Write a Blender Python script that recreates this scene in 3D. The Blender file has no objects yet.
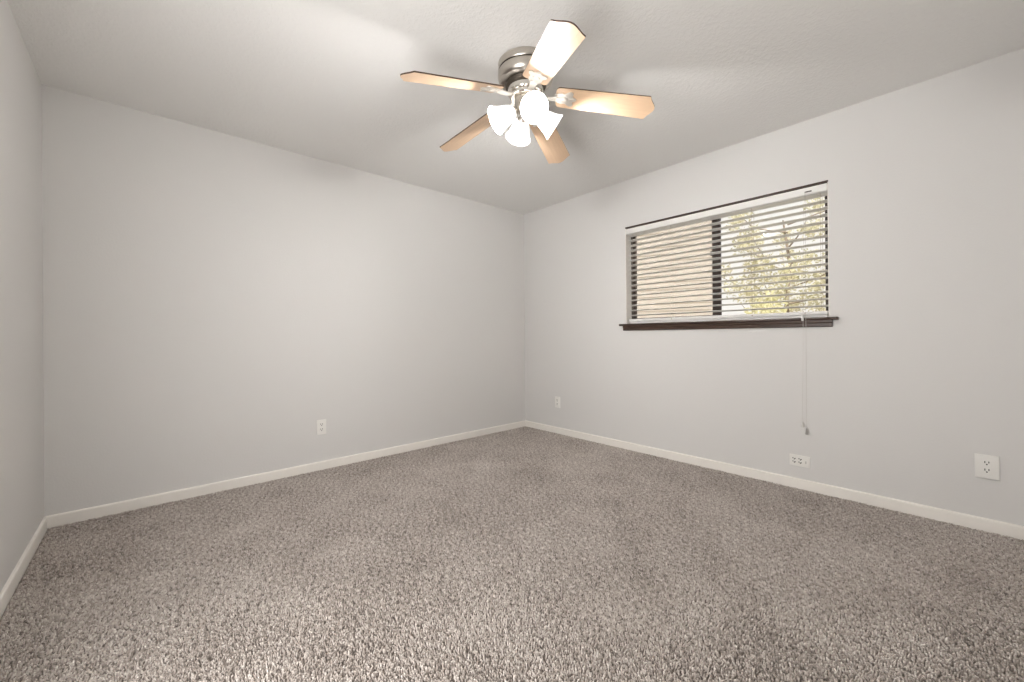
import bpy, bmesh, math, random
import numpy as np
from mathutils import Vector, Matrix

random.seed(7)
S = bpy.context.scene
COL = S.collection
PI = math.pi

# ------------------------------------------------------------------ camera
FPX = 405.57
YAW, PITCH, ROLL = 0.8380, 0.0014, -0.0084
fw = Vector((math.cos(PITCH) * math.cos(YAW), math.cos(PITCH) * math.sin(YAW), math.sin(PITCH)))
rt = Vector((math.sin(YAW), -math.cos(YAW), 0.0))
up = rt.cross(fw)
r2 = rt * math.cos(ROLL) + up * math.sin(ROLL)
u2 = -rt * math.sin(ROLL) + up * math.cos(ROLL)
cam_data = bpy.data.cameras.new('camera')
cam_data.sensor_fit = 'HORIZONTAL'
cam_data.sensor_width = 36.0
cam_data.lens = 36.0 * FPX / 1024.0
cam_data.shift_y = -4.8 / 1024.0
cam_data.clip_start = 0.05
cam_data.clip_end = 200.0
cam = bpy.data.objects.new('camera', cam_data)
COL.objects.link(cam)
m3 = Matrix((r2, u2, -fw)).transposed()
cam.matrix_world = Matrix.Translation((-3.2459, -3.3836, 1.027)) @ m3.to_4x4()
S.camera = cam

# ------------------------------------------------------------------ sky, sun, exposure
S.view_settings.view_transform = 'Standard'
S.view_settings.look = 'None'
S.view_settings.exposure = 0.18
S.view_settings.gamma = 1.0
S.view_settings.use_curve_mapping = False
BULB = 780.0          # radiance of each lamp bulb
SKY = 0.95
w = bpy.data.worlds.new('sky')
S.world = w
w.use_nodes = True
bgn = w.node_tree.nodes['Background']
bgn.inputs['Color'].default_value = (1.0, 0.95, 0.915, 1)
bgn.inputs['Strength'].default_value = SKY
sun_d = bpy.data.lights.new('sun', 'SUN')
sun_d.energy = 5.0
sun_d.color = (1.0, 0.955, 0.90)
sun_d.angle = math.radians(2.0)
sun = bpy.data.objects.new('sun', sun_d)
COL.objects.link(sun)
sun.rotation_euler = Vector((0.62, 0.25, -0.72)).to_track_quat('-Z', 'Y').to_euler()

# added fill light, out of view, set in the added doorway beside the camera
fill_d = bpy.data.lights.new('fill_light', 'AREA')
fill_d.shape = 'RECTANGLE'
fill_d.size, fill_d.size_y = 0.80, 1.7
fill_d.energy = 47.0
fill_d.color = (1.0, 0.992, 0.985)
fill = bpy.data.objects.new('fill_light', fill_d)
COL.objects.link(fill)
fill.location = (-3.82, -2.66, 1.05)
fill.rotation_euler = (math.radians(103), 0, math.radians(-58))

# ------------------------------------------------------------------ materials
def new_mat(name):
    m = bpy.data.materials.new(name)
    m.use_nodes = True
    nt = m.node_tree
    return m, nt, nt.nodes['Principled BSDF']

def N(nt, kind, **kw):
    n = nt.nodes.new(kind)
    for k, v in kw.items():
        if k in n.inputs:
            n.inputs[k].default_value = v
        else:
            setattr(n, k, v)
    return n

def plain(name, col, rough=0.5, metal=0.0, var=0.03, scale=30.0, bump=0.0, bscale=200.0):
    """A surface with a slight noise in colour and, where asked, a fine bump."""
    m, nt, b = new_mat(name)
    b.inputs['Roughness'].default_value = rough
    b.inputs['Metallic'].default_value = metal
    tc = N(nt, 'ShaderNodeTexCoord')
    no = N(nt, 'ShaderNodeTexNoise', Scale=scale, Detail=3.0)
    nt.links.new(tc.outputs['Object'], no.inputs['Vector'])
    mx = N(nt, 'ShaderNodeMix', data_type='RGBA')
    mx.inputs['A'].default_value = (*[c * (1 - var) for c in col], 1)
    mx.inputs['B'].default_value = (*[min(1, c * (1 + var)) for c in col], 1)
    nt.links.new(no.outputs['Fac'], mx.inputs['Factor'])
    nt.links.new(mx.outputs['Result'], b.inputs['Base Color'])
    if bump:
        n2 = N(nt, 'ShaderNodeTexNoise', Scale=bscale, Detail=2.0)
        nt.links.new(tc.outputs['Object'], n2.inputs['Vector'])
        bp = N(nt, 'ShaderNodeBump', Strength=bump, Distance=0.002)
        nt.links.new(n2.outputs['Fac'], bp.inputs['Height'])
        nt.links.new(bp.outputs['Normal'], b.inputs['Normal'])
    return m

def texture_paint(name, col, scale, strength, lo, hi, rough, dist=0.003):
    """Painted drywall with a knocked down spray texture."""
    m, nt, b = new_mat(name)
    b.inputs['Base Color'].default_value = (*col, 1)
    b.inputs['Roughness'].default_value = rough
    tc = N(nt, 'ShaderNodeTexCoord')
    n1 = N(nt, 'ShaderNodeTexNoise', Scale=scale, Detail=3.0, Roughness=0.55)
    rp = N(nt, 'ShaderNodeValToRGB')
    rp.color_ramp.elements[0].position = lo
    rp.color_ramp.elements[1].position = hi
    bp = N(nt, 'ShaderNodeBump', Strength=strength, Distance=dist)
    nt.links.new(tc.outputs['Object'], n1.inputs['Vector'])
    nt.links.new(n1.outputs['Fac'], rp.inputs['Fac'])
    nt.links.new(rp.outputs['Color'], bp.inputs['Height'])
    nt.links.new(bp.outputs['Normal'], b.inputs['Normal'])
    return m

def wood(name, c0, c1, axis_scale=(1.5, 22, 22), rough=0.4, coat=0.0):
    m, nt, b = new_mat(name)
    b.inputs['Roughness'].default_value = rough
    b.inputs['Coat Weight'].default_value = coat
    b.inputs['Coat Roughness'].default_value = 0.2
    tc = N(nt, 'ShaderNodeTexCoord')
    mp = N(nt, 'ShaderNodeMapping')
    mp.inputs['Scale'].default_value = axis_scale
    no = N(nt, 'ShaderNodeTexNoise', Scale=2.0, Detail=6.0, Roughness=0.6, Distortion=0.6)
    rp = N(nt, 'ShaderNodeValToRGB')
    rp.color_ramp.elements[0].position = 0.3
    rp.color_ramp.elements[0].color = (*c0, 1)
    rp.color_ramp.elements[1].position = 0.7
    rp.color_ramp.elements[1].color = (*c1, 1)
    nt.links.new(tc.outputs['Object'], mp.inputs['Vector'])
    nt.links.new(mp.outputs['Vector'], no.inputs['Vector'])
    nt.links.new(no.outputs['Fac'], rp.inputs['Fac'])
    nt.links.new(rp.outputs['Color'], b.inputs['Base Color'])
    return m

M = {}
M['wall'] = texture_paint('wall_paint', (0.70, 0.682, 0.660), 95.0, 0.08, 0.42, 0.62, 0.62)
M['ceiling'] = texture_paint('ceiling_paint', (0.86, 0.845, 0.82), 60.0, 0.30, 0.45, 0.60, 0.8)
M['base'] = plain('baseboard_paint', (0.87, 0.83, 0.77), 0.45, var=0.02)
M['subfloor'] = plain('carpet_backing', (0.16, 0.135, 0.115), 0.9, var=0.15, scale=60)
M['brown_wood'] = wood('dark_stained_wood', (0.030, 0.016, 0.010), (0.075, 0.040, 0.026), (22, 1.5, 22), 0.35)
M['bronze'] = plain('bronze_aluminium', (0.040, 0.027, 0.020), 0.45, 0.2, var=0.1)
M['blind'] = plain('white_faux_wood', (0.80, 0.78, 0.75), 0.42, var=0.02)
M['cord'] = plain('white_cord', (0.58, 0.55, 0.51), 0.8, bump=0.3, bscale=900)
M['ladder'] = plain('tan_ladder_cord', (0.45, 0.38, 0.31), 0.8)
M['clear_plastic'] = plain('pale_plastic', (0.72, 0.70, 0.66), 0.25)
M['grey_plastic'] = plain('grey_plastic', (0.30, 0.28, 0.26), 0.4)
M['plate'] = plain('white_plate', (0.83, 0.81, 0.77), 0.35, var=0.01)
M['slot'] = plain('dark_slot', (0.03, 0.025, 0.02), 0.6)
M['nickel'] = plain('brushed_nickel', (0.56, 0.52, 0.47), 0.30, 1.0, var=0.06, scale=80)
M['nickel_dark'] = plain('dark_groove_metal', (0.10, 0.085, 0.07), 0.45, 0.9)  # dark metal of the groove, vent band and cord lock
M['iron'] = plain('satin_cast_nickel', (0.80, 0.76, 0.70), 0.42, 0.75, var=0.04, scale=60)
M['nickel_bright'] = plain('polished_nickel', (0.78, 0.75, 0.70), 0.14, 1.0, var=0.03)
M['maple'] = wood('maple_veneer', (0.66, 0.45, 0.285), (0.77, 0.55, 0.37), (1.6, 26, 26), 0.33, 0.25)
M['walnut'] = wood('walnut_edge', (0.055, 0.030, 0.018), (0.11, 0.06, 0.036), (1.6, 26, 26), 0.5)
M['vinyl'] = plain('beige_siding', (0.82, 0.755, 0.70), 0.7, var=0.05, scale=6)
M['shingle'] = plain('grey_shingle', (0.22, 0.19, 0.17), 0.9, var=0.25, scale=9, bump=0.5, bscale=30)
M['dirt'] = plain('dry_lawn', (0.36, 0.31, 0.19), 0.95, var=0.3, scale=3, bump=0.6, bscale=40)
M['bark'] = plain('bark', (0.30, 0.25, 0.20), 0.95, var=0.3, scale=14, bump=0.8, bscale=40)

def leaf_mat(name, c0, c1):
    m, nt, b = new_mat(name)
    b.inputs['Roughness'].default_value = 0.5
    g = N(nt, 'ShaderNodeNewGeometry')
    rp = N(nt, 'ShaderNodeValToRGB')
    rp.color_ramp.elements[0].color = (*c0, 1)
    rp.color_ramp.elements[1].color = (*c1, 1)
    nt.links.new(g.outputs['Random Per Island'], rp.inputs['Fac'])
    nt.links.new(rp.outputs['Color'], b.inputs['Base Color'])
    tr = N(nt, 'ShaderNodeBsdfTranslucent')
    nt.links.new(rp.outputs['Color'], tr.inputs['Color'])
    mx = N(nt, 'ShaderNodeMixShader', Fac=0.45)
    out = nt.nodes['Material Output']
    nt.links.new(b.outputs[0], mx.inputs[1])
    nt.links.new(tr.outputs[0], mx.inputs[2])
    nt.links.new(mx.outputs[0], out.inputs['Surface'])
    return m
M['leaf'] = leaf_mat('tree_leaf', (0.60, 0.58, 0.40), (0.86, 0.82, 0.66))
M['leaf_yellow'] = leaf_mat('shrub_leaf', (0.60, 0.58, 0.34), (0.84, 0.80, 0.58))

def glass_mat():
    m = bpy.data.materials.new('window_glass')
    m.use_nodes = True
    nt = m.node_tree
    nt.nodes.clear()
    out = N(nt, 'ShaderNodeOutputMaterial')
    tr = N(nt, 'ShaderNodeBsdfTransparent')
    tr.inputs['Color'].default_value = (0.96, 0.97, 0.96, 1)
    gl = N(nt, 'ShaderNodeBsdfGlossy', Roughness=0.02)
    fr = N(nt, 'ShaderNodeFresnel', IOR=1.25)
    mx = N(nt, 'ShaderNodeMixShader')
    nt.links.new(fr.outputs[0], mx.inputs[0])
    nt.links.new(tr.outputs[0], mx.inputs[1])
    nt.links.new(gl.outputs[0], mx.inputs[2])
    nt.links.new(mx.outputs[0], out.inputs['Surface'])
    return m
M['glass'] = glass_mat()

def screen_mat():
    """Fine woven insect mesh: threads of pale grey fibre with open holes."""
    m = bpy.data.materials.new('insect_mesh')
    m.use_nodes = True
    nt = m.node_tree
    nt.nodes.clear()
    out = N(nt, 'ShaderNodeOutputMaterial')
    tr = N(nt, 'ShaderNodeBsdfTransparent')
    df = N(nt, 'ShaderNodeBsdfDiffuse')
    df.inputs['Color'].default_value = (0.6, 0.55, 0.5, 1)
    tl = N(nt, 'ShaderNodeBsdfTranslucent')
    tl.inputs['Color'].default_value = (0.8, 0.72, 0.65, 1)
    m1 = N(nt, 'ShaderNodeMixShader', Fac=0.6)
    m2 = N(nt, 'ShaderNodeMixShader', Fac=0.45)
    nt.links.new(df.outputs[0], m1.inputs[1])
    nt.links.new(tl.outputs[0], m1.inputs[2])
    nt.links.new(tr.outputs[0], m2.inputs[1])
    nt.links.new(m1.outputs[0], m2.inputs[2])
    nt.links.new(m2.outputs[0], out.inputs['Surface'])
    return m
M['screen'] = screen_mat()

def frosted_mat():
    """White frosted lamp glass, glowing from the bulb inside it."""
    m, nt, b = new_mat('frosted_lamp_glass')
    b.inputs['Base Color'].default_value = (0.86, 0.86, 0.86, 1)
    b.inputs['Roughness'].default_value = 0.35
    b.inputs['Emission Color'].default_value = (1.0, 0.97, 0.94, 1)
    b.inputs['Emission Strength'].default_value = 1.5
    tc = N(nt, 'ShaderNodeTexCoord')
    no = N(nt, 'ShaderNodeTexNoise', Scale=45.0, Detail=4.0, Roughness=0.7, Distortion=1.5)
    bp = N(nt, 'ShaderNodeBump', Strength=0.25, Distance=0.004)
    nt.links.new(tc.outputs['Object'], no.inputs['Vector'])
    nt.links.new(no.outputs['Fac'], bp.inputs['Height'])
    nt.links.new(bp.outputs['Normal'], b.inputs['Normal'])
    return m
M['frosted'] = frosted_mat()

def bulb_mat():
    m, nt, b = new_mat('lit_bulb')
    b.inputs['Base Color'].default_value = (0.9, 0.9, 0.9, 1)
    b.inputs['Emission Color'].default_value = (1.0, 0.987, 0.972, 1)
    b.inputs['Emission Strength'].default_value = BULB
    return m
M['bulb'] = bulb_mat()

def carpet_mat():
    m, nt, b = new_mat('carpet_yarn')
    b.inputs['Roughness'].default_value = 0.95
    b.inputs['Specular IOR Level'].default_value = 0.15
    b.inputs['Sheen Weight'].default_value = 0.15
    at = N(nt, 'ShaderNodeAttribute', attribute_name='tone')
    rp = N(nt, 'ShaderNodeValToRGB')
    e = rp.color_ramp.elements
    e[0].position = 0.0
    e[0].color = (0.17, 0.142, 0.124, 1)
    e[1].position = 1.0
    e[1].color = (0.80, 0.74, 0.69, 1)
    k = e.new(0.45)
    k.color = (0.485, 0.425, 0.38, 1)
    nt.links.new(at.outputs['Fac'], rp.inputs['Fac'])
    nt.links.new(rp.outputs['Color'], b.inputs['Base Color'])
    return m
M['carpet'] = carpet_mat()

# ------------------------------------------------------------------ mesh helpers
def obj(name, bm, mats, parent=None, smooth=False, angle=35):
    me = bpy.data.meshes.new(name)
    bmesh.ops.recalc_face_normals(bm, faces=bm.faces[:])
    bm.to_mesh(me)
    bm.free()
    for mm in (mats if isinstance(mats, (list, tuple)) else [mats]):
        me.materials.append(mm)
    if smooth:
        me.shade_smooth()
        me.set_sharp_from_angle(angle=math.radians(angle))
    o = bpy.data.objects.new(name, me)
    COL.objects.link(o)
    if parent is not None:
        o.parent = parent
    return o

def tag(o, label=None, cat=None, group=None, kind=None):
    for k, v in (('label', label), ('category', cat), ('group', group), ('kind', kind)):
        if v:
            o[k] = v
    return o

def thing(name, label, cat, loc, rot=(0, 0, 0), group=None):
    o = bpy.data.objects.new(name, None)
    o.empty_display_size = 0.05
    COL.objects.link(o)
    o.location = loc
    o.rotation_euler = rot
    return tag(o, label, cat, group)

def box(bm, lo, hi, bevel=0.0, mat=0, seg=2):
    lo, hi = Vector(lo), Vector(hi)
    r = bmesh.ops.create_cube(bm, size=1.0)
    vs = r['verts']
    c, s = (lo + hi) / 2, hi - lo
    for v in vs:
        v.co = Vector((v.co.x * s.x, v.co.y * s.y, v.co.z * s.z)) + c
    fs = {f for v in vs for f in v.link_faces}
    if bevel:
        es = {e for v in vs for e in v.link_edges}
        r = bmesh.ops.bevel(bm, geom=list(es), offset=bevel, segments=seg, profile=0.6, affect='EDGES')
        fs = set(r['faces']) | {f for f in fs if f.is_valid}
    for f in fs:
        f.material_index = mat
    return vs

def ring_loft(bm, rings, cap0=True, cap1=True, closed=True, mat=0):
    """Bridge a list of rings (lists of Vector) into a tube."""
    vr = [[bm.verts.new(p) for p in ring] for ring in rings]
    n = len(vr[0])
    for a, b in zip(vr, vr[1:]):
        for i in range(n if closed else n - 1):
            j = (i + 1) % n
            bm.faces.new((a[i], a[j], b[j], b[i])).material_index = mat
    if cap0:
        bm.faces.new(vr[0][::-1]).material_index = mat
    if cap1:
        bm.faces.new(vr[-1]).material_index = mat
    return vr

def lathe(bm, prof, n=48, origin=(0, 0, 0), axis=(0, 0, 1), cap0=False, cap1=False, mat=0):
    """prof: (radius, height along axis)."""
    ax = Vector(axis).normalized()
    q = ax.to_track_quat('Z', 'Y')
    o = Vector(origin)
    rings = []
    for r, h in prof:
        rings.append([o + q @ Vector((r * math.cos(2 * PI * i / n), r * math.sin(2 * PI * i / n), h)) for i in range(n)])
    return ring_loft(bm, rings, cap0, cap1, True, mat)

def tube(bm, pts, r, n=10, mat=0):
    pts = [Vector(p) for p in pts]
    rr = r if isinstance(r, (list, tuple)) else [r] * len(pts)
    rings = []
    x = None
    for i, p in enumerate(pts):
        d = (pts[min(i + 1, len(pts) - 1)] - pts[max(i - 1, 0)]).normalized()
        if x is None:
            x = d.orthogonal().normalized()
        else:
            x = (x - d * x.dot(d)).normalized()
        y = d.cross(x)
        rings.append([p + (x * math.cos(2 * PI * k / n) + y * math.sin(2 * PI * k / n)) * rr[i] for k in range(n)])
    return ring_loft(bm, rings, True, True, True, mat)

def prism(bm, outline, z0, z1, mat_bottom=0, mat_side=0, mat_top=0):
    """Extrude a flat outline (x, y) from z0 (bottom) to z1 (top)."""
    a = [bm.verts.new((x, y, z0)) for x, y in outline]
    b = [bm.verts.new((x, y, z1)) for x, y in outline]
    n = len(a)
    f = bm.faces.new(a[::-1]); f.material_index = mat_bottom
    f = bm.faces.new(b); f.material_index = mat_top
    for i in range(n):
        j = (i + 1) % n
        f = bm.faces.new((a[i], a[j], b[j], b[i])); f.material_index = mat_side
    return a + b

def copy_tree(o, parent=None):
    c = o.copy()
    COL.objects.link(c)
    c.parent = parent
    for ch in list(o.children):
        copy_tree(ch, c)
    return c

# ------------------------------------------------------------------ room shell
H = 2.44
LX = -3.67            # left wall
FY = -3.72            # wall behind the camera
T = 0.13
# window opening in the right wall
WY0, WY1, WZ0, WZ1 = -2.814, -1.333, 1.118, 2.014

def structure(name, bm, mat):
    o = obj(name, bm, mat)
    o['kind'] = 'structure'
    return o

bm = bmesh.new(); box(bm, (LX - T, FY - T, -0.16), (T, T, -0.010)); structure('floor', bm, M['subfloor'])
bm = bmesh.new(); box(bm, (LX - T, FY - T, H), (T, T, H + 0.14)); structure('ceiling', bm, M['ceiling'])
bm = bmesh.new(); box(bm, (LX - T, 0, -0.010), (T, T, H)); structure('wall_back', bm, M['wall'])
bm = bmesh.new(); box(bm, (LX - T, FY - T, -0.010), (T, FY, H)); structure('wall_front', bm, M['wall'])
# left wall, with an unseen doorway added to let the fill light in
DY0, DY1, DZ = -3.10, -2.22, 2.03
bm = bmesh.new()
box(bm, (LX - T, FY, -0.010), (LX, DY0, H))
box(bm, (LX - T, DY1, -0.010), (LX, 0, H))
box(bm, (LX - T, DY0, DZ), (LX, DY1, H))
structure('wall_left', bm, M['wall'])
bm = bmesh.new()  # casing of the added doorway
for y0, y1, z0, z1 in ((DY0 - 0.06, DY0, -0.01, DZ + 0.06), (DY1, DY1 + 0.06, -0.01, DZ + 0.06), (DY0, DY1, DZ, DZ + 0.06)):
    box(bm, (LX, y0, z0), (LX + 0.014, y1, z1), 0.003)
structure('trim_1', bm, M['base'])
bm = bmesh.new()  # added unseen box behind the doorway, keeps sun and sky out
HX0, HX1, HY0, HY1 = -5.0, LX - T, -3.7, -1.6
for lo, hi in (((HX0, HY0, -0.11), (HX1, HY1, -0.01)), ((HX0, HY0, H), (HX1, HY1, H + 0.1)), ((HX0, HY0 - 0.1, -0.11), (HX1, HY0, H + 0.1)),
               ((HX0, HY1, -0.11), (HX1, HY1 + 0.1, H + 0.1)), ((HX0 - 0.1, HY0 - 0.1, -0.11), (HX0, HY1 + 0.1, H + 0.1))):
    box(bm, lo, hi)
structure('wall_added_hall', bm, M['wall'])
# right wall, one solid with the window hole
bm = bmesh.new()
ys = [FY, WY0, WY1, 0.0]
zs = [-0.010, WZ0, WZ1, H]
vg = {}
for s, x in enumerate((0.0, T)):
    for i, y in enumerate(ys):
        for k, z in enumerate(zs):
            vg[s, i, k] = bm.verts.new((x, y, z))
for s in (0, 1):
    for i in range(3):
        for k in range(3):
            if (i, k) != (1, 1):
                bm.faces.new((vg[s, i, k], vg[s, i + 1, k], vg[s, i + 1, k + 1], vg[s, i, k + 1]))
hole = [(1, 1), (2, 1), (2, 2), (1, 2)]
for a, b in zip(hole, hole[1:] + hole[:1]):
    bm.faces.new((vg[0, a[0], a[1]], vg[0, b[0], b[1]], vg[1, b[0], b[1]], vg[1, a[0], a[1]]))
for i in range(3):
    bm.faces.new((vg[0, i, 0], vg[0, i + 1, 0], vg[1, i + 1, 0], vg[1, i, 0]))
    bm.faces.new((vg[0, i, 3], vg[0, i + 1, 3], vg[1, i + 1, 3], vg[1, i, 3]))
for k in range(3):
    bm.faces.new((vg[0, 0, k], vg[0, 0, k + 1], vg[1, 0, k + 1], vg[1, 0, k]))
    bm.faces.new((vg[0, 3, k], vg[0, 3, k + 1], vg[1, 3, k + 1], vg[1, 3, k]))
structure('wall_right', bm, M['wall'])

# baseboards: flat face with an eased top edge, 62 mm of it above the pile
def baseboard(name, p0, p1, nrm):
    p0, p1, nrm = Vector(p0), Vector(p1), Vector(nrm)
    prof = [(0, -0.010), (0.012, -0.010), (0.012, 0.052), (0.0105, 0.057), (0.007, 0.060), (0, 0.061)]
    bm = bmesh.new()
    ring_loft(bm, [[p + nrm * a + Vector((0, 0, z)) for a, z in prof] for p in (p0, p1)])
    return structure(name, bm, M['base'])
baseboard('baseboard_back', (LX, 0, 0), (0, 0, 0), (0, -1, 0))
baseboard('baseboard_right', (0, 0, 0), (0, FY, 0), (-1, 0, 0))
baseboard('baseboard_left', (LX, DY1 + 0.06, 0), (LX, 0, 0), (1, 0, 0))
baseboard('baseboard_left', (LX, FY, 0), (LX, DY0 - 0.06, 0), (1, 0, 0))
baseboard('baseboard_front', (0, FY, 0), (LX, FY, 0), (0, 1, 0))

# ------------------------------------------------------------------ window: bronze slider, wood stool and apron
win = thing('window_1', None, None, (0, 0, 0))
win['kind'] = 'structure'
FX0, FX1 = 0.088, 0.126
bm = bmesh.new()
fw_ = 0.052
def rect_ring(bm, x0, x1, y0, y1, z0, z1, t, bev=0.003):
    box(bm, (x0, y0, z0), (x1, y0 + t, z1), bev)
    box(bm, (x0, y1 - t, z0), (x1, y1, z1), bev)
    box(bm, (x0, y0 + t, z0), (x1, y1 - t, z0 + t), bev)
    box(bm, (x0, y0 + t, z1 - t), (x1, y1 - t, z1), bev)
rect_ring(bm, FX0, FX1, WY0, WY1, WZ0 + 0.018, WZ1, 0.024)
obj('frame', bm, M['bronze'], win)['kind'] = 'structure'
MID = (-2.060, -2.122)
for nm, y0, y1, x0 in (('sash', MID[1] + 0.0, WY1 - 0.024, 0.090), ('sash', WY0 + 0.024, MID[0], 0.108)):
    bm = bmesh.new()
    rect_ring(bm, x0, x0 + 0.016, y0, y1, WZ0 + 0.042, WZ1 - 0.024, 0.026 if x0 < 0.1 else 0.014, 0.002)
    s = obj(nm, bm, M['bronze'], win); s['kind'] = 'structure'
    t = 0.026
    bm = bmesh.new()
    box(bm, (x0 + 0.006, y0 + 0.012, WZ0 + 0.056 + 0.012), (x0 + 0.010, y1 - 0.012, WZ1 - 0.056))
    g = obj('pane', bm, M['glass'], s); g['kind'] = 'structure'
# the meeting stile, wide and dark, with a small latch
bm = bmesh.new()
box(bm, (0.084, MID[1], WZ0 + 0.056), (0.090, MID[0], WZ1 - 0.038), 0.002)
mu = obj('mullion', bm, M['bronze'], win); mu['kind'] = 'structure'
bm = bmesh.new()
box(bm, (0.074, MID[0] - 0.004, 1.655), (0.084, MID[0] + 0.012, 1.690), 0.002)
obj('latch', bm, M['bronze'], mu)['kind'] = 'structure'
# insect mesh in front of the fixed half, outside
bm = bmesh.new()
box(bm, (0.1285, MID[0], WZ0 + 0.05), (0.1292, WY1 - 0.03, WZ1 - 0.03))
obj('insect_screen', bm, M['screen'], win)['kind'] = 'structure'
# white painted linings of the two side reveals
for y0, y1 in ((WY1 - 0.004, WY1), (WY0, WY0 + 0.004)):
    bm = bmesh.new()
    box(bm, (-0.0005, y0, WZ0 + 0.0176), (FX0, y1, WZ1 - 0.0125))
    obj('jamb_lining', bm, M['base'], win)['kind'] = 'structure'
# dark board under the head of the opening
bm = bmesh.new()
box(bm, (-0.003, WY0, WZ1 - 0.012), (FX0, WY1, WZ1), 0.0015)
obj('head_board', bm, M['brown_wood'], win)['kind'] = 'structure'
# stool
bm = bmesh.new()
prof = [(FX0, 1.117), (-0.024, 1.117), (-0.030, 1.120), (-0.032, 1.126), (-0.030, 1.1325), (-0.026, 1.1355), (FX0, 1.1355)]
vr = ring_loft(bm, [[Vector((x, y, z)) for x, z in prof] for y in (WY0 + 0.0005, WY1 - 0.0005)])
prof2 = [(0.0, 1.117), (-0.024, 1.117), (-0.030, 1.120), (-0.032, 1.126), (-0.030, 1.1325), (-0.026, 1.1355), (0.0, 1.1355)]
for y0, y1 in ((-2.861, WY0 + 0.0005), (WY1 - 0.0005, -1.277)):
    ring_loft(bm, [[Vector((x, y, z)) for x, z in prof2] for y in (y0, y1)])
obj('sill', bm, M['brown_wood'], win, True)['kind'] = 'structure'
bm = bmesh.new()
prof = [(0.0, 1.074), (-0.012, 1.074), (-0.0155, 1.078), (-0.016, 1.098), (-0.021, 1.104), (-0.022, 1.117), (0.0, 1.117)]
ring_loft(bm, [[Vector((x, y, z)) for x, z in prof] for y in (-2.832, -1.310)])
obj('apron', bm, M['brown_wood'], win, True)['kind'] = 'structure'

# ------------------------------------------------------------------ blind
BX = 0.040
blind = thing('window_blind', 'white wide-slat blind with open slats, mounted inside the window above the dark sill', 'blind', (BX, (WY0 + WY1) / 2, WZ1 - 0.02))
org = Vector(blind.location)
YA, YB = WY0 + 0.006, WY1 - 0.006
SA, SB = WY0 + 0.010, WY1 - 0.024
def bpart(name, bm, mat, parent=blind, smooth=False):
    bmesh.ops.translate(bm, verts=bm.verts[:], vec=-org)
    return obj(name, bm, mat, parent, smooth)
bm = bmesh.new()
box(bm, (-0.004, YA, 1.949), (0.004, YB, 1.9955), 0.0015)          # front valance face
box(bm, (0.0045, YA, 1.946), (0.068, YB, 1.9945), 0.002)            # rail behind it
hr = bpart('headrail', bm, M['blind'])
bm = bmesh.new()
box(bm, (-0.0075, -2.728, 1.9625), (-0.0042, -2.690, 1.9705), 0.001)
bpart('cord_lock', bm, M['nickel_dark'], hr)
TILT = math.radians(8.0)
z_first, pitch, NS = 1.2115, 0.0453, 17
def slat_mesh():
    bm = bmesh.new()
    n = 10
    top, bot = [], []
    for i in range(n + 1):
        u = -1 + 2 * i / n
        crown = 0.0022 * (1 - u * u)
        top.append((u * 0.0245, crown + 0.0015))
        bot.append((u * 0.0245, crown - 0.0015))
    prof = top + bot[::-1]
    ring_loft(bm, [[Vector((x, y, z)) for x, z in prof] for y in (SA - org.y, SB - org.y)])
    return bm
s0 = obj('slat', slat_mesh(), M['blind'], blind, True)
# inner edge a little higher than the outer edge
for i in range(NS):
    s = s0 if i == 0 else s0.copy()
    if i:
        COL.objects.link(s)
        s.parent = blind
    s.location = (0, 0, z_first + i * pitch - org.z)
    s.rotation_euler = (0, TILT + random.uniform(-0.012, 0.012), 0)
bm = bmesh.new()
box(bm, (BX - 0.026, SA, 1.155), (BX + 0.026, SB, 1.178), 0.004)
box(bm, (BX - 0.014, SA + 0.004, 1.1365), (BX + 0.016, SB - 0.004, 1.1545), 0.002)
br = bpart('bottom_rail', bm, M['blind'], blind)
for y in (-1.757, -2.365, -2.683):
    bm = bmesh.new()
    lathe(bm, [(0.005, 0), (0.0045, 0.002), (0.0, 0.0025)], 12, (BX - 0.026, y, 1.166), (-1, 0, 0))
    bpart('rail_plug', bm, M['ladder'], br)
for y in (-1.395, -1.757, -2.365, -2.770):
    bm = bmesh.new()
    for x in (BX - 0.027, BX + 0.027):
        tube(bm, [(x, y, 1.176), (x, y, 1.955)], 0.0009, 6)
    for i in range(NS):
        z = z_first + i * pitch - 0.004
        tube(bm, [(BX - 0.027, y, z + 0.003), (BX + 0.027, y, z - 0.003)], 0.0006, 5)
    bpart('ladder_cord', bm, M['ladder'])
# two pull cords with their tassels
CX = -0.012
def cord_path(y0, y1, z0, z1, x0=-0.0065, x1=CX - 0.028):
    pts = []
    for i in range(25):
        t = i / 24
        z = z0 + (z1 - z0) * t
        k = min(1, max(0, (1.985 - z) / 0.8))
        pts.append((x0 + (x1 - x0) * k, y0 + (y1 - y0) * t + 0.002 * math.sin(t * 7), z))
    return pts
bm = bmesh.new(); tube(bm, cord_path(-2.697, -2.696, 1.968, 0.405), 0.0009, 6)
c1 = bpart('pull_cord', bm, M['cord'])
bm = bmesh.new()
lathe(bm, [(0.0, 0.0), (0.0030, -0.002), (0.0045, -0.012), (0.0068, -0.034), (0.0070, -0.040), (0.0045, -0.042), (0.0, -0.042)], 16, (CX - 0.028, -2.696, 0.412))
bpart('tassel', bm, M['grey_plastic'], c1, True)['label'] = 'grey cone-shaped cord tassel'
bm = bmesh.new(); tube(bm, cord_path(-2.690, -2.674, 1.968, 0.452), 0.0008, 6)
c2 = bpart('pull_cord', bm, M['cord'])
bm = bmesh.new()
lathe(bm, [(0.0, 0.0), (0.0030, -0.002), (0.0045, -0.012), (0.0066, -0.032), (0.0068, -0.038), (0.0045, -0.040), (0.0, -0.040)], 16, (CX - 0.028, -2.674, 0.456))
bpart('tassel', bm, M['clear_plastic'], c2, True)
bm = bmesh.new()
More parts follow.
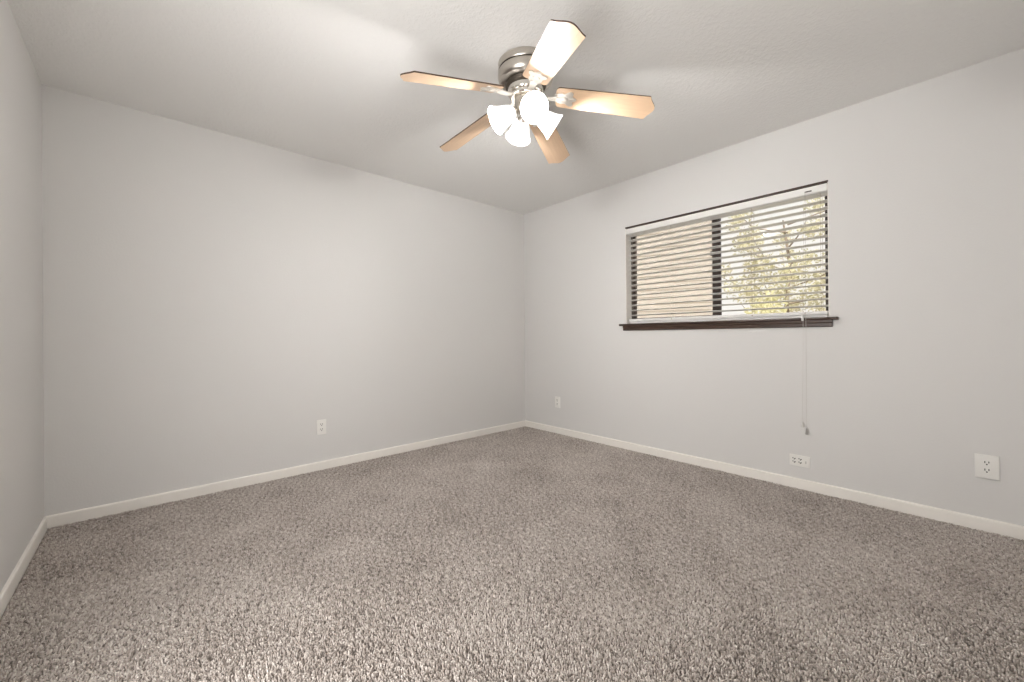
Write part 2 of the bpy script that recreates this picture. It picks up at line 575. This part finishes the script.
lathe(bm, [(0.0, 0.018), (0.004, 0.017), (0.0068, 0.010), (0.0068, -0.016), (0.0055, -0.020), (0.0, -0.021)], 16, (CX - 0.028, -2.6795, 1.135))
bpart('cord_stop', bm, M['blind'], c2, True)['label'] = 'white cord stop'

# ------------------------------------------------------------------ wall outlets
def outlet(label, wpl, hpl, thick=0.006):
    """Duplex outlet built facing local -Y, plate against y = 0."""
    t = thing('wall_outlet', label, 'outlet', (0, 0, 0), group='duplex wall outlets')
    bm = bmesh.new()
    box(bm, (-wpl / 2, -thick, -hpl / 2), (wpl / 2, 0, hpl / 2), 0.0025, seg=3)
    pl = obj('cover_plate', bm, M['plate'], t, True, 50)
    bm = bmesh.new()
    lathe(bm, [(0.0035, 0), (0.0032, 0.0012), (0.0, 0.0015)], 14, (0, -thick, 0), (0, -1, 0))
    obj('screw', bm, M['plate'], pl)
    for s in (1, -1):
        zc = 0.0195 * s
        bm = bmesh.new()
        out = []
        for i in range(32):
            a = 2 * PI * i / 32
            x, z = 0.0172 * math.cos(a), 0.0172 * math.sin(a)
            z = max(-0.0135, min(0.0135, z))
            out.append((x, z))
        ring_loft(bm, [[Vector((x, y, z + zc)) for x, z in out] for y in (0.0002 - thick, -0.0025 - thick)])
        rc = obj('receptacle', bm, M['plate'], t)
        bm = bmesh.new()
        y0, y1 = -0.0029 - thick, -0.0020 - thick
        box(bm, (-0.0086, y0, zc - 0.0005), (-0.0050, y1, zc + 0.0100))
        box(bm, (0.0050, y0, zc + 0.0005), (0.0086, y1, zc + 0.0100))
        lathe(bm, [(0.0034, -0.0004), (0.0034, 0.0006), (0.0, 0.0006)], 12, (0, -0.0023 - thick, zc - 0.0068), (0, -1, 0))
        obj('slots', bm, M['slot'], rc)
    return t
o1 = outlet('white duplex outlet low on the wide blank wall', 0.070, 0.116)
o1.location = (-2.229, 0, 0.329)
o2 = copy_tree(o1)
o2['label'] = 'small distant white outlet low on the window wall by the room corner'
o2.location = (0, -0.496, 0.327); o2.rotation_euler = (0, 0, -PI / 2)
o3 = outlet('largest white outlet, upright on the window wall nearest the camera', 0.084, 0.122, 0.010)
o3.location = (0, -3.463, 0.331); o3.rotation_euler = (0, 0, -PI / 2)
# wide plate turned on its side, with two pairs of dark sockets and a pale insert
o4 = thing('wall_outlet', 'wide white outlet plate with dark slots just above the baseboard under the window', 'outlet', (0, -2.648, 0.181), (0, 0, -PI / 2))
bm = bmesh.new()
box(bm, (-0.0575, -0.007, -0.037), (0.0575, 0, 0.037), 0.0025, seg=3)
obj('cover_plate', bm, M['plate'], o4, True, 50)
for xc in (-0.030, 0.004):
    bm = bmesh.new()
    box(bm, (xc - 0.0135, -0.0085, -0.024), (xc + 0.0135, -0.0065, 0.024), 0.001)
    rc = obj('receptacle', bm, M['plate'], o4)
    bm = bmesh.new()
    for zc in (-0.011, 0.011):
        box(bm, (xc - 0.009, -0.0090, zc - 0.0005), (xc - 0.0035, -0.0080, zc + 0.006))
        box(bm, (xc + 0.002, -0.0090, zc - 0.003), (xc + 0.0085, -0.0080, zc + 0.0035))
        lathe(bm, [(0.003, -0.0004), (0.003, 0.0006), (0.0, 0.0006)], 12, (xc + 0.001, -0.0084, zc - 0.0045), (0, -1, 0))
    obj('slots', bm, M['slot'], rc)
bm = bmesh.new()
box(bm, (0.024, -0.0085, -0.024), (0.048, -0.0065, 0.024), 0.001)
rc = obj('insert', bm, M['plate'], o4)
bm = bmesh.new()
box(bm, (0.034, -0.0090, -0.012), (0.0375, -0.0080, 0.004))
obj('slots', bm, M['grey_plastic'], rc)

# ------------------------------------------------------------------ ceiling fan
FANC = Vector((-1.776, -1.873, H))
nz = Vector((-0.0095, -0.019, 1.0)).normalized()
ex = Vector((1, 0, 0.0095)).normalized()
ey = nz.cross(ex)
fan = thing('ceiling_fan', 'brushed nickel hugger ceiling fan with five maple blades and four lit frosted shades', 'ceiling fan', FANC)
fan.rotation_euler = Matrix((ex, ey, nz)).transposed().to_euler()

bm = bmesh.new()
lathe(bm, [(0.10, 0.0), (0.139, 0.0), (0.143, -0.004), (0.143, -0.034), (0.140, -0.038)], 64, cap0=True)
lathe(bm, [(0.140, -0.044), (0.143, -0.048), (0.143, -0.072), (0.139, -0.086), (0.130, -0.096), (0.112, -0.102), (0.04, -0.103)], 64, cap1=True)
mh = obj('motor_housing', bm, M['nickel'], fan, True)
bm = bmesh.new()
lathe(bm, [(0.140, -0.038), (0.1375, -0.039), (0.1375, -0.043), (0.140, -0.044)], 64)
obj('groove_band', bm, M['nickel_dark'], mh)
bm = bmesh.new()
lathe(bm, [(0.03, -0.1025), (0.106, -0.1025), (0.108, -0.106), (0.104, -0.120), (0.094, -0.126), (0.03, -0.126)], 56)
obj('vent_band', bm, M['nickel_dark'], fan, True)
bm = bmesh.new()
lathe(bm, [(0.03, -0.126), (0.090, -0.126), (0.093, -0.130), (0.093, -0.150), (0.088, -0.156), (0.080, -0.158), (0.080, -0.172), (0.074, -0.177), (0.03, -0.177)], 56)
obj('flywheel', bm, M['nickel_bright'], fan, True)
bm = bmesh.new()
lathe(bm, [(0.02, -0.1775), (0.052, -0.1775), (0.058, -0.184), (0.058, -0.222), (0.052, -0.238), (0.040, -0.250), (0.030, -0.262), (0.018, -0.272), (0.014, -0.282), (0.010, -0.290), (0.0, -0.292)], 48)
obj('light_fitter', bm, M['nickel'], fan, True)

BZ = 2.2933 - H
DROOP = 0.1688
def blade_outline():
    pts = []
    r0, r1, tip = 0.160, 0.628, 0.034
    w0, w1 = 0.063, 0.073
    n = 22
    edge = [(r1 + tip * (0.5 + 0.5 * math.cos(PI * s)) ** 0.9, s * w1) for s in [-1 + 2 * i / n for i in range(n + 1)]]
    # ease the two outer corners
    edge[0] = (r1 - 0.003, -w1); edge[-1] = (r1 - 0.003, w1)
    pts += edge
    # root corners rounded
    rc = 0.022
    for i in range(7):
        a = PI / 2 * i / 6
        pts.append((r0 + rc - rc * math.sin(a), w0 - rc + rc * math.cos(a)))
    for i in range(7):
        a = PI / 2 * i / 6
        pts.append((r0 + rc - rc * math.cos(a), -(w0 - rc) - rc * math.sin(a)))
    return pts
def blade_bm():
    bm = bmesh.new()
    prism(bm, blade_outline(), -0.003, 0.003, 0, 1, 1)
    return bm
def bracket_bm():
    """Cast blade iron: a scrolled three-lobed plate under the blade root and a curved arm to the hub."""
    bm = bmesh.new()
    half = [(0.155, 0.018), (0.172, 0.030), (0.190, 0.034), (0.202, 0.030), (0.212, 0.034), (0.224, 0.043),
            (0.238, 0.046), (0.247, 0.040), (0.249, 0.030), (0.244, 0.023), (0.248, 0.014), (0.260, 0.008), (0.266, 0.0)]
    out = half + [(x, -y) for x, y in half[-2::-1]]
    prism(bm, out, -0.0075, -0.0033)
    # raised boss and rib on its underside
    lathe(bm, [(0.020, 0), (0.018, -0.0035), (0.010, -0.006), (0, -0.0065)], 24, (0.205, 0, -0.0074))
    box(bm, (0.16, -0.006, -0.0105), (0.258, 0.006, -0.0070), 0.001)
    return bm
def arm_bm():
    bm = bmesh.new()
    rings = []
    for t in [i / 10 for i in range(11)]:
        x = 0.060 + 0.108 * t
        z = -0.0055 - 0.008 * math.sin(PI * t)
        ww = 0.020 - 0.005 * math.sin(PI * t)
        rings.append([Vector((x, -ww, z - 0.003)), Vector((x, ww, z - 0.003)), Vector((x, ww, z + 0.001)), Vector((x, -ww, z + 0.001))])
    ring_loft(bm, rings)
    return bm
PH = math.radians(-13.77)
b0 = obj('blade', blade_bm(), [M['maple'], M['walnut']], fan)
k0 = obj('blade_bracket', bracket_bm(), M['iron'], b0, False)
a0 = obj('blade_arm', arm_bm(), M['iron'], fan, True)
for i in range(5):
    a = math.radians(25.06 + 72 * i)
    if i == 0:
        b, ar = b0, a0
    else:
        b = copy_tree(b0, fan)
        ar = a0.copy(); COL.objects.link(ar); ar.parent = fan
    b.location = (0, 0, BZ)
    b.rotation_euler = (Matrix.Rotation(a, 3, 'Z') @ Matrix.Rotation(DROOP, 3, 'Y') @ Matrix.Rotation(PH, 3, 'X')).to_euler()
    ar.location = (0, 0, BZ)
    ar.rotation_euler = (Matrix.Rotation(a, 3, 'Z') @ Matrix.Rotation(DROOP, 3, 'Y')).to_euler()

BETA = math.radians(31)
SH_L = 0.112
NECK_R, NECK_Z = 0.064, 2.192 - H
def shade_bm():
    """Bell shade along +X from its neck, open at the mouth; outside, rim, inside."""
    bm = bmesh.new()
    o = [(0.0255, 0.0), (0.029, 0.004), (0.036, 0.014), (0.043, 0.030), (0.048, 0.048), (0.0525, 0.066), (0.058, 0.083), (0.0645, 0.098), (0.070, 0.108), (0.0715, 0.112)]
    prof = o + [(0.0700, 0.1135), (0.0682, 0.112)] + [(r - 0.003, h) for r, h in o[-2::-1]]
    lathe(bm, prof, 56, (0, 0, 0), (1, 0, 0))
    return bm
def cup_bm():
    bm = bmesh.new()
    lathe(bm, [(0.0, -0.020), (0.012, -0.019), (0.020, -0.012), (0.026, -0.002), (0.0285, 0.004), (0.0285, 0.008), (0.0, 0.008)], 32, (0, 0, 0), (1, 0, 0))
    tube(bm, [(-0.016, 0, 0), (-0.034, 0, 0.003), (-0.050, 0, 0.012)], 0.008, 12)
    return bm
def bulb_bm():
    bm = bmesh.new()
    lathe(bm, [(0.0, 0.085), (0.013, 0.0835), (0.023, 0.078), (0.0290, 0.068), (0.030, 0.058), (0.0265, 0.047), (0.018, 0.038), (0.0125, 0.026), (0.012, 0.010)], 28, (0, 0, 0), (1, 0, 0), cap1=True)
    return bm
sh0 = obj('lamp_shade', shade_bm(), M['frosted'], fan, True, 60)
cu0 = obj('socket_cup', cup_bm(), M['nickel'], sh0, True)
bu0 = obj('bulb', bulb_bm(), M['bulb'], sh0, True)
for i in range(4):
    a = math.radians(241.5 + 90 * i)
    s = sh0 if i == 0 else copy_tree(sh0, fan)
    s.location = (NECK_R * math.cos(a), NECK_R * math.sin(a), NECK_Z)
    s.rotation_euler = (Matrix.Rotation(a, 3, 'Z') @ Matrix.Rotation(BETA, 3, 'Y')).to_euler()

# ------------------------------------------------------------------ outside the window
bm = bmesh.new()
box(bm, (T + 0.02, -25, -0.6), (40, 25, -0.25))
structure('ground', bm, M['dirt'])
house = thing('house', 'pale beige house seen through the left half of the window', 'house', (5.25, -0.08, -0.25))
house.rotation_euler = (0, 0, math.radians(21.5))
bm = bmesh.new()
for k in range(34):                                     # lapped boards
    z = k * 0.15
    ring_loft(bm, [[Vector((x, y, zz)) for x, zz in ((0.0, z + 0.15), (-0.022, z + 0.002), (-0.022, z), (0.2, z), (0.2, z + 0.15))] for y in (0.0, 7.6)])
box(bm, (0.15, 0.05, 0), (5.0, 7.55, 5.1))
obj('wall', bm, M['vinyl'], house)
bm = bmesh.new()
ring_loft(bm, [[Vector((x, y, z)) for x, z in ((-0.35, 5.05), (-0.35, 5.2), (2.6, 6.6), (5.4, 5.2), (5.4, 5.05))] for y in (-0.12, 7.7)])
obj('roof', bm, M['shingle'], house)

def leaf_cloud(blobs, count, size, seed):
    """Many small folded leaves gathered in clumps."""
    rg = np.random.default_rng(seed)
    bm = bmesh.new()
    wts = np.array([b[3] ** 2 for b in blobs]); wts = wts / wts.sum()
    for _ in range(count):
        b = blobs[rg.choice(len(blobs), p=wts)]
        d = rg.normal(size=3); d /= np.linalg.norm(d)
        p = Vector(b[:3]) + Vector(d * b[3] * rg.random() ** 0.45)
        q = Vector(rg.normal(size=3)).normalized()
        n = q.orthogonal().normalized()
        n.rotate(Matrix.Rotation(rg.random() * 6.28, 3, q))
        c = q.cross(n)
        L = size * (0.6 + 0.8 * rg.random()); W = L * 0.24
        v = [bm.verts.new(p), bm.verts.new(p + q * L * 0.45 + c * W + n * W * 0.5), bm.verts.new(p + q * L), bm.verts.new(p + q * L * 0.45 - c * W + n * W * 0.5)]
        bm.faces.new((v[0], v[1], v[2])); bm.faces.new((v[0], v[2], v[3]))
    return bm
tree = thing('tree', 'leafy tree seen through the right half of the window', 'tree', (6.4, -1.05, -0.25))
bm = bmesh.new()
tube(bm, [(0, 0, -0.05), (0.03, 0.02, 0.9), (-0.02, 0.05, 1.8), (0.05, 0.0, 2.7), (0.0, 0.1, 3.6)], [0.06, 0.05, 0.04, 0.03, 0.015], 12)
tk = obj('trunk', bm, M['bark'], tree, True)
rg = random.Random(3)
tips = []
bm = bmesh.new()
for k in range(16):
    z = 1.1 + 0.16 * k
    a = k * 2.4
    L = rg.uniform(0.7, 1.5)
    e = (L * math.cos(a), L * math.sin(a), z + rg.uniform(0.3, 0.9))
    tube(bm, [(0.0, 0.02, z), (e[0] * 0.5, e[1] * 0.5, z + 0.12), e], [0.018, 0.011, 0.004], 7)
    tips.append(e)
obj('branches', bm, M['bark'], tree)
blobs = []
for e in tips:
    for f in (0.55, 0.8, 1.0):
        blobs.append((e[0] * f + rg.uniform(-.15, .15), e[1] * f + rg.uniform(-.15, .15), 0.3 + e[2] * f + (1 - f) * 1.2, rg.uniform(0.14, 0.30)))
obj('crown', leaf_cloud(blobs, 6500, 0.075, 5), M['leaf'], tree)
shrub = thing('shrub', 'yellow-green shrub low behind the right half of the window', 'shrub', (3.4, -1.95, -0.25))
bm = bmesh.new()
bl = []
for k in range(9):
    a = k * 0.7
    e = (0.5 * math.cos(a), 0.9 * math.sin(a), 1.25 + 0.35 * math.sin(k * 1.9))
    tube(bm, [(e[0] * 0.1, e[1] * 0.1, -0.03), (e[0] * 0.6, e[1] * 0.6, 0.7), e], [0.022, 0.014, 0.006], 7)
    bl += [(*e, 0.26), (e[0] * 0.8, e[1] * 0.8, e[2] * 0.7, 0.26)]
obj('stems', bm, M['bark'], shrub)
obj('leaves', leaf_cloud(bl, 3200, 0.085, 9), M['leaf_yellow'], shrub)

# ------------------------------------------------------------------ carpet pile
def carpet():
    rng = np.random.default_rng(11)
    sp = 0.0066
    x0, x1, y0, y1 = LX + 0.014, -0.014, FY + 0.014, -0.014
    nx, ny = int((x1 - x0) / sp), int((y1 - y0) / sp)
    gx, gy = np.meshgrid(np.arange(nx), np.arange(ny), indexing='ij')
    px = (x0 + (gx + 0.5 + 0.5 * (gy % 2)) * sp + rng.uniform(-0.0022, 0.0022, gx.shape)).ravel()
    py = (y0 + (gy + 0.5) * sp + rng.uniform(-0.0022, 0.0022, gx.shape)).ravel()
    px = np.clip(px, x0, x1)
    n = len(px)
    def field(seed, k, m=14):
        """Smooth random field of wavelength about 1/k metres."""
        r = np.random.default_rng(seed)
        f = np.zeros(n)
        for _ in range(m):
            th = r.uniform(0, 2 * PI); kk = k * r.uniform(0.5, 1.6)
            f += np.sin(2 * PI * kk * (px * np.cos(th) + py * np.sin(th)) + r.uniform(0, 6.28))
        return f / math.sqrt(m / 2)
    lean_a = field(1, 0.55) * 1.2 + field(2, 1.8) * 0.7          # where the pile has been brushed
    lean = 0.0020 + 0.0016 * field(3, 1.2)
    ang = lean_a + rng.normal(0, 1.3, n)
    jx = lean * np.cos(ang) + rng.normal(0, 0.0024, n)
    jy = lean * np.sin(ang) + rng.normal(0, 0.0024, n)
    clump = field(4, 30, 24)
    hgt = 0.0112 + 0.0011 * clump + rng.normal(0, 0.0011, n)
    rad = 0.0033 + rng.normal(0, 0.0004, n)
    tone = 0.47 + 0.17 * rng.normal(0, 1, n) + 0.09 * clump + 0.03 * field(5, 1.1) + 0.03 * field(6, 3.2)
    # brushed strokes: the sheen of their leaning pile painted as lighter tone
    for (ax, ay), (bx, by) in (((-3.43, -1.04), (-3.21, -1.01)), ((-3.29, -0.50), (-3.14, -0.82)), ((-3.14, -0.28), (-2.99, -0.43)), ((-3.17, -0.64), (-3.04, -0.56))):
        ux, uy = bx - ax, by - ay
        tt = np.clip(((px - ax) * ux + (py - ay) * uy) / (ux * ux + uy * uy), 0, 1)
        dd = np.hypot(px - ax - tt * ux, py - ay - tt * uy)
        tone += 0.10 * np.exp(-(dd / 0.022) ** 2)
    tone = np.clip(tone, 0, 1)
    K = 4
    th = np.arange(K) * 2 * PI / K
    ph = rng.uniform(0, 6.28, n)
    V = np.zeros((n, 2 * K + 1, 3), np.float32)
    zb = -0.012
    for ring, (f, rs, tw) in enumerate(((0.15, 0.85, 0.0), (0.72, 1.0, 0.7))):
        for k in range(K):
            V[:, ring * K + k, 0] = px + jx * f + rad * rs * np.cos(th[k] + ph + tw)
            V[:, ring * K + k, 1] = py + jy * f + rad * rs * np.sin(th[k] + ph + tw)
            V[:, ring * K + k, 2] = zb + hgt * f
    V[:, 2 * K, 0] = px + jx
    V[:, 2 * K, 1] = py + jy
    V[:, 2 * K, 2] = zb + hgt
    V[:, :, 0] = np.clip(V[:, :, 0], LX + 0.0125, -0.0125)
    V[:, :, 1] = np.clip(V[:, :, 1], FY + 0.0125, -0.0125)
    tri = []
    for k in range(K):
        j = (k + 1) % K
        tri += [(k, j, K + j), (k, K + j, K + k), (K + k, K + j, 2 * K)]
    tri = np.array(tri, np.int32)
    F = (np.arange(n, dtype=np.int32)[:, None, None] * (2 * K + 1) + tri[None]).reshape(-1, 3)
    me = bpy.data.meshes.new('carpet_pile')
    me.vertices.add(n * (2 * K + 1))
    me.vertices.foreach_set('co', V.ravel())
    me.loops.add(F.size)
    me.loops.foreach_set('vertex_index', F.ravel())
    me.polygons.add(len(F))
    me.polygons.foreach_set('loop_start', np.arange(0, F.size, 3, dtype=np.int32))
    at = me.attributes.new('tone', 'FLOAT', 'POINT')
    at.data.foreach_set('value', np.repeat(tone, 2 * K + 1).astype(np.float32))
    me.update(calc_edges=True)
    me.shade_smooth()
    me.materials.append(M['carpet'])
    o = bpy.data.objects.new('carpet_pile', me)
    COL.objects.link(o)
    tag(o, 'speckled taupe cut-pile carpet covering the whole floor', 'carpet', None, 'stuff')
carpet()
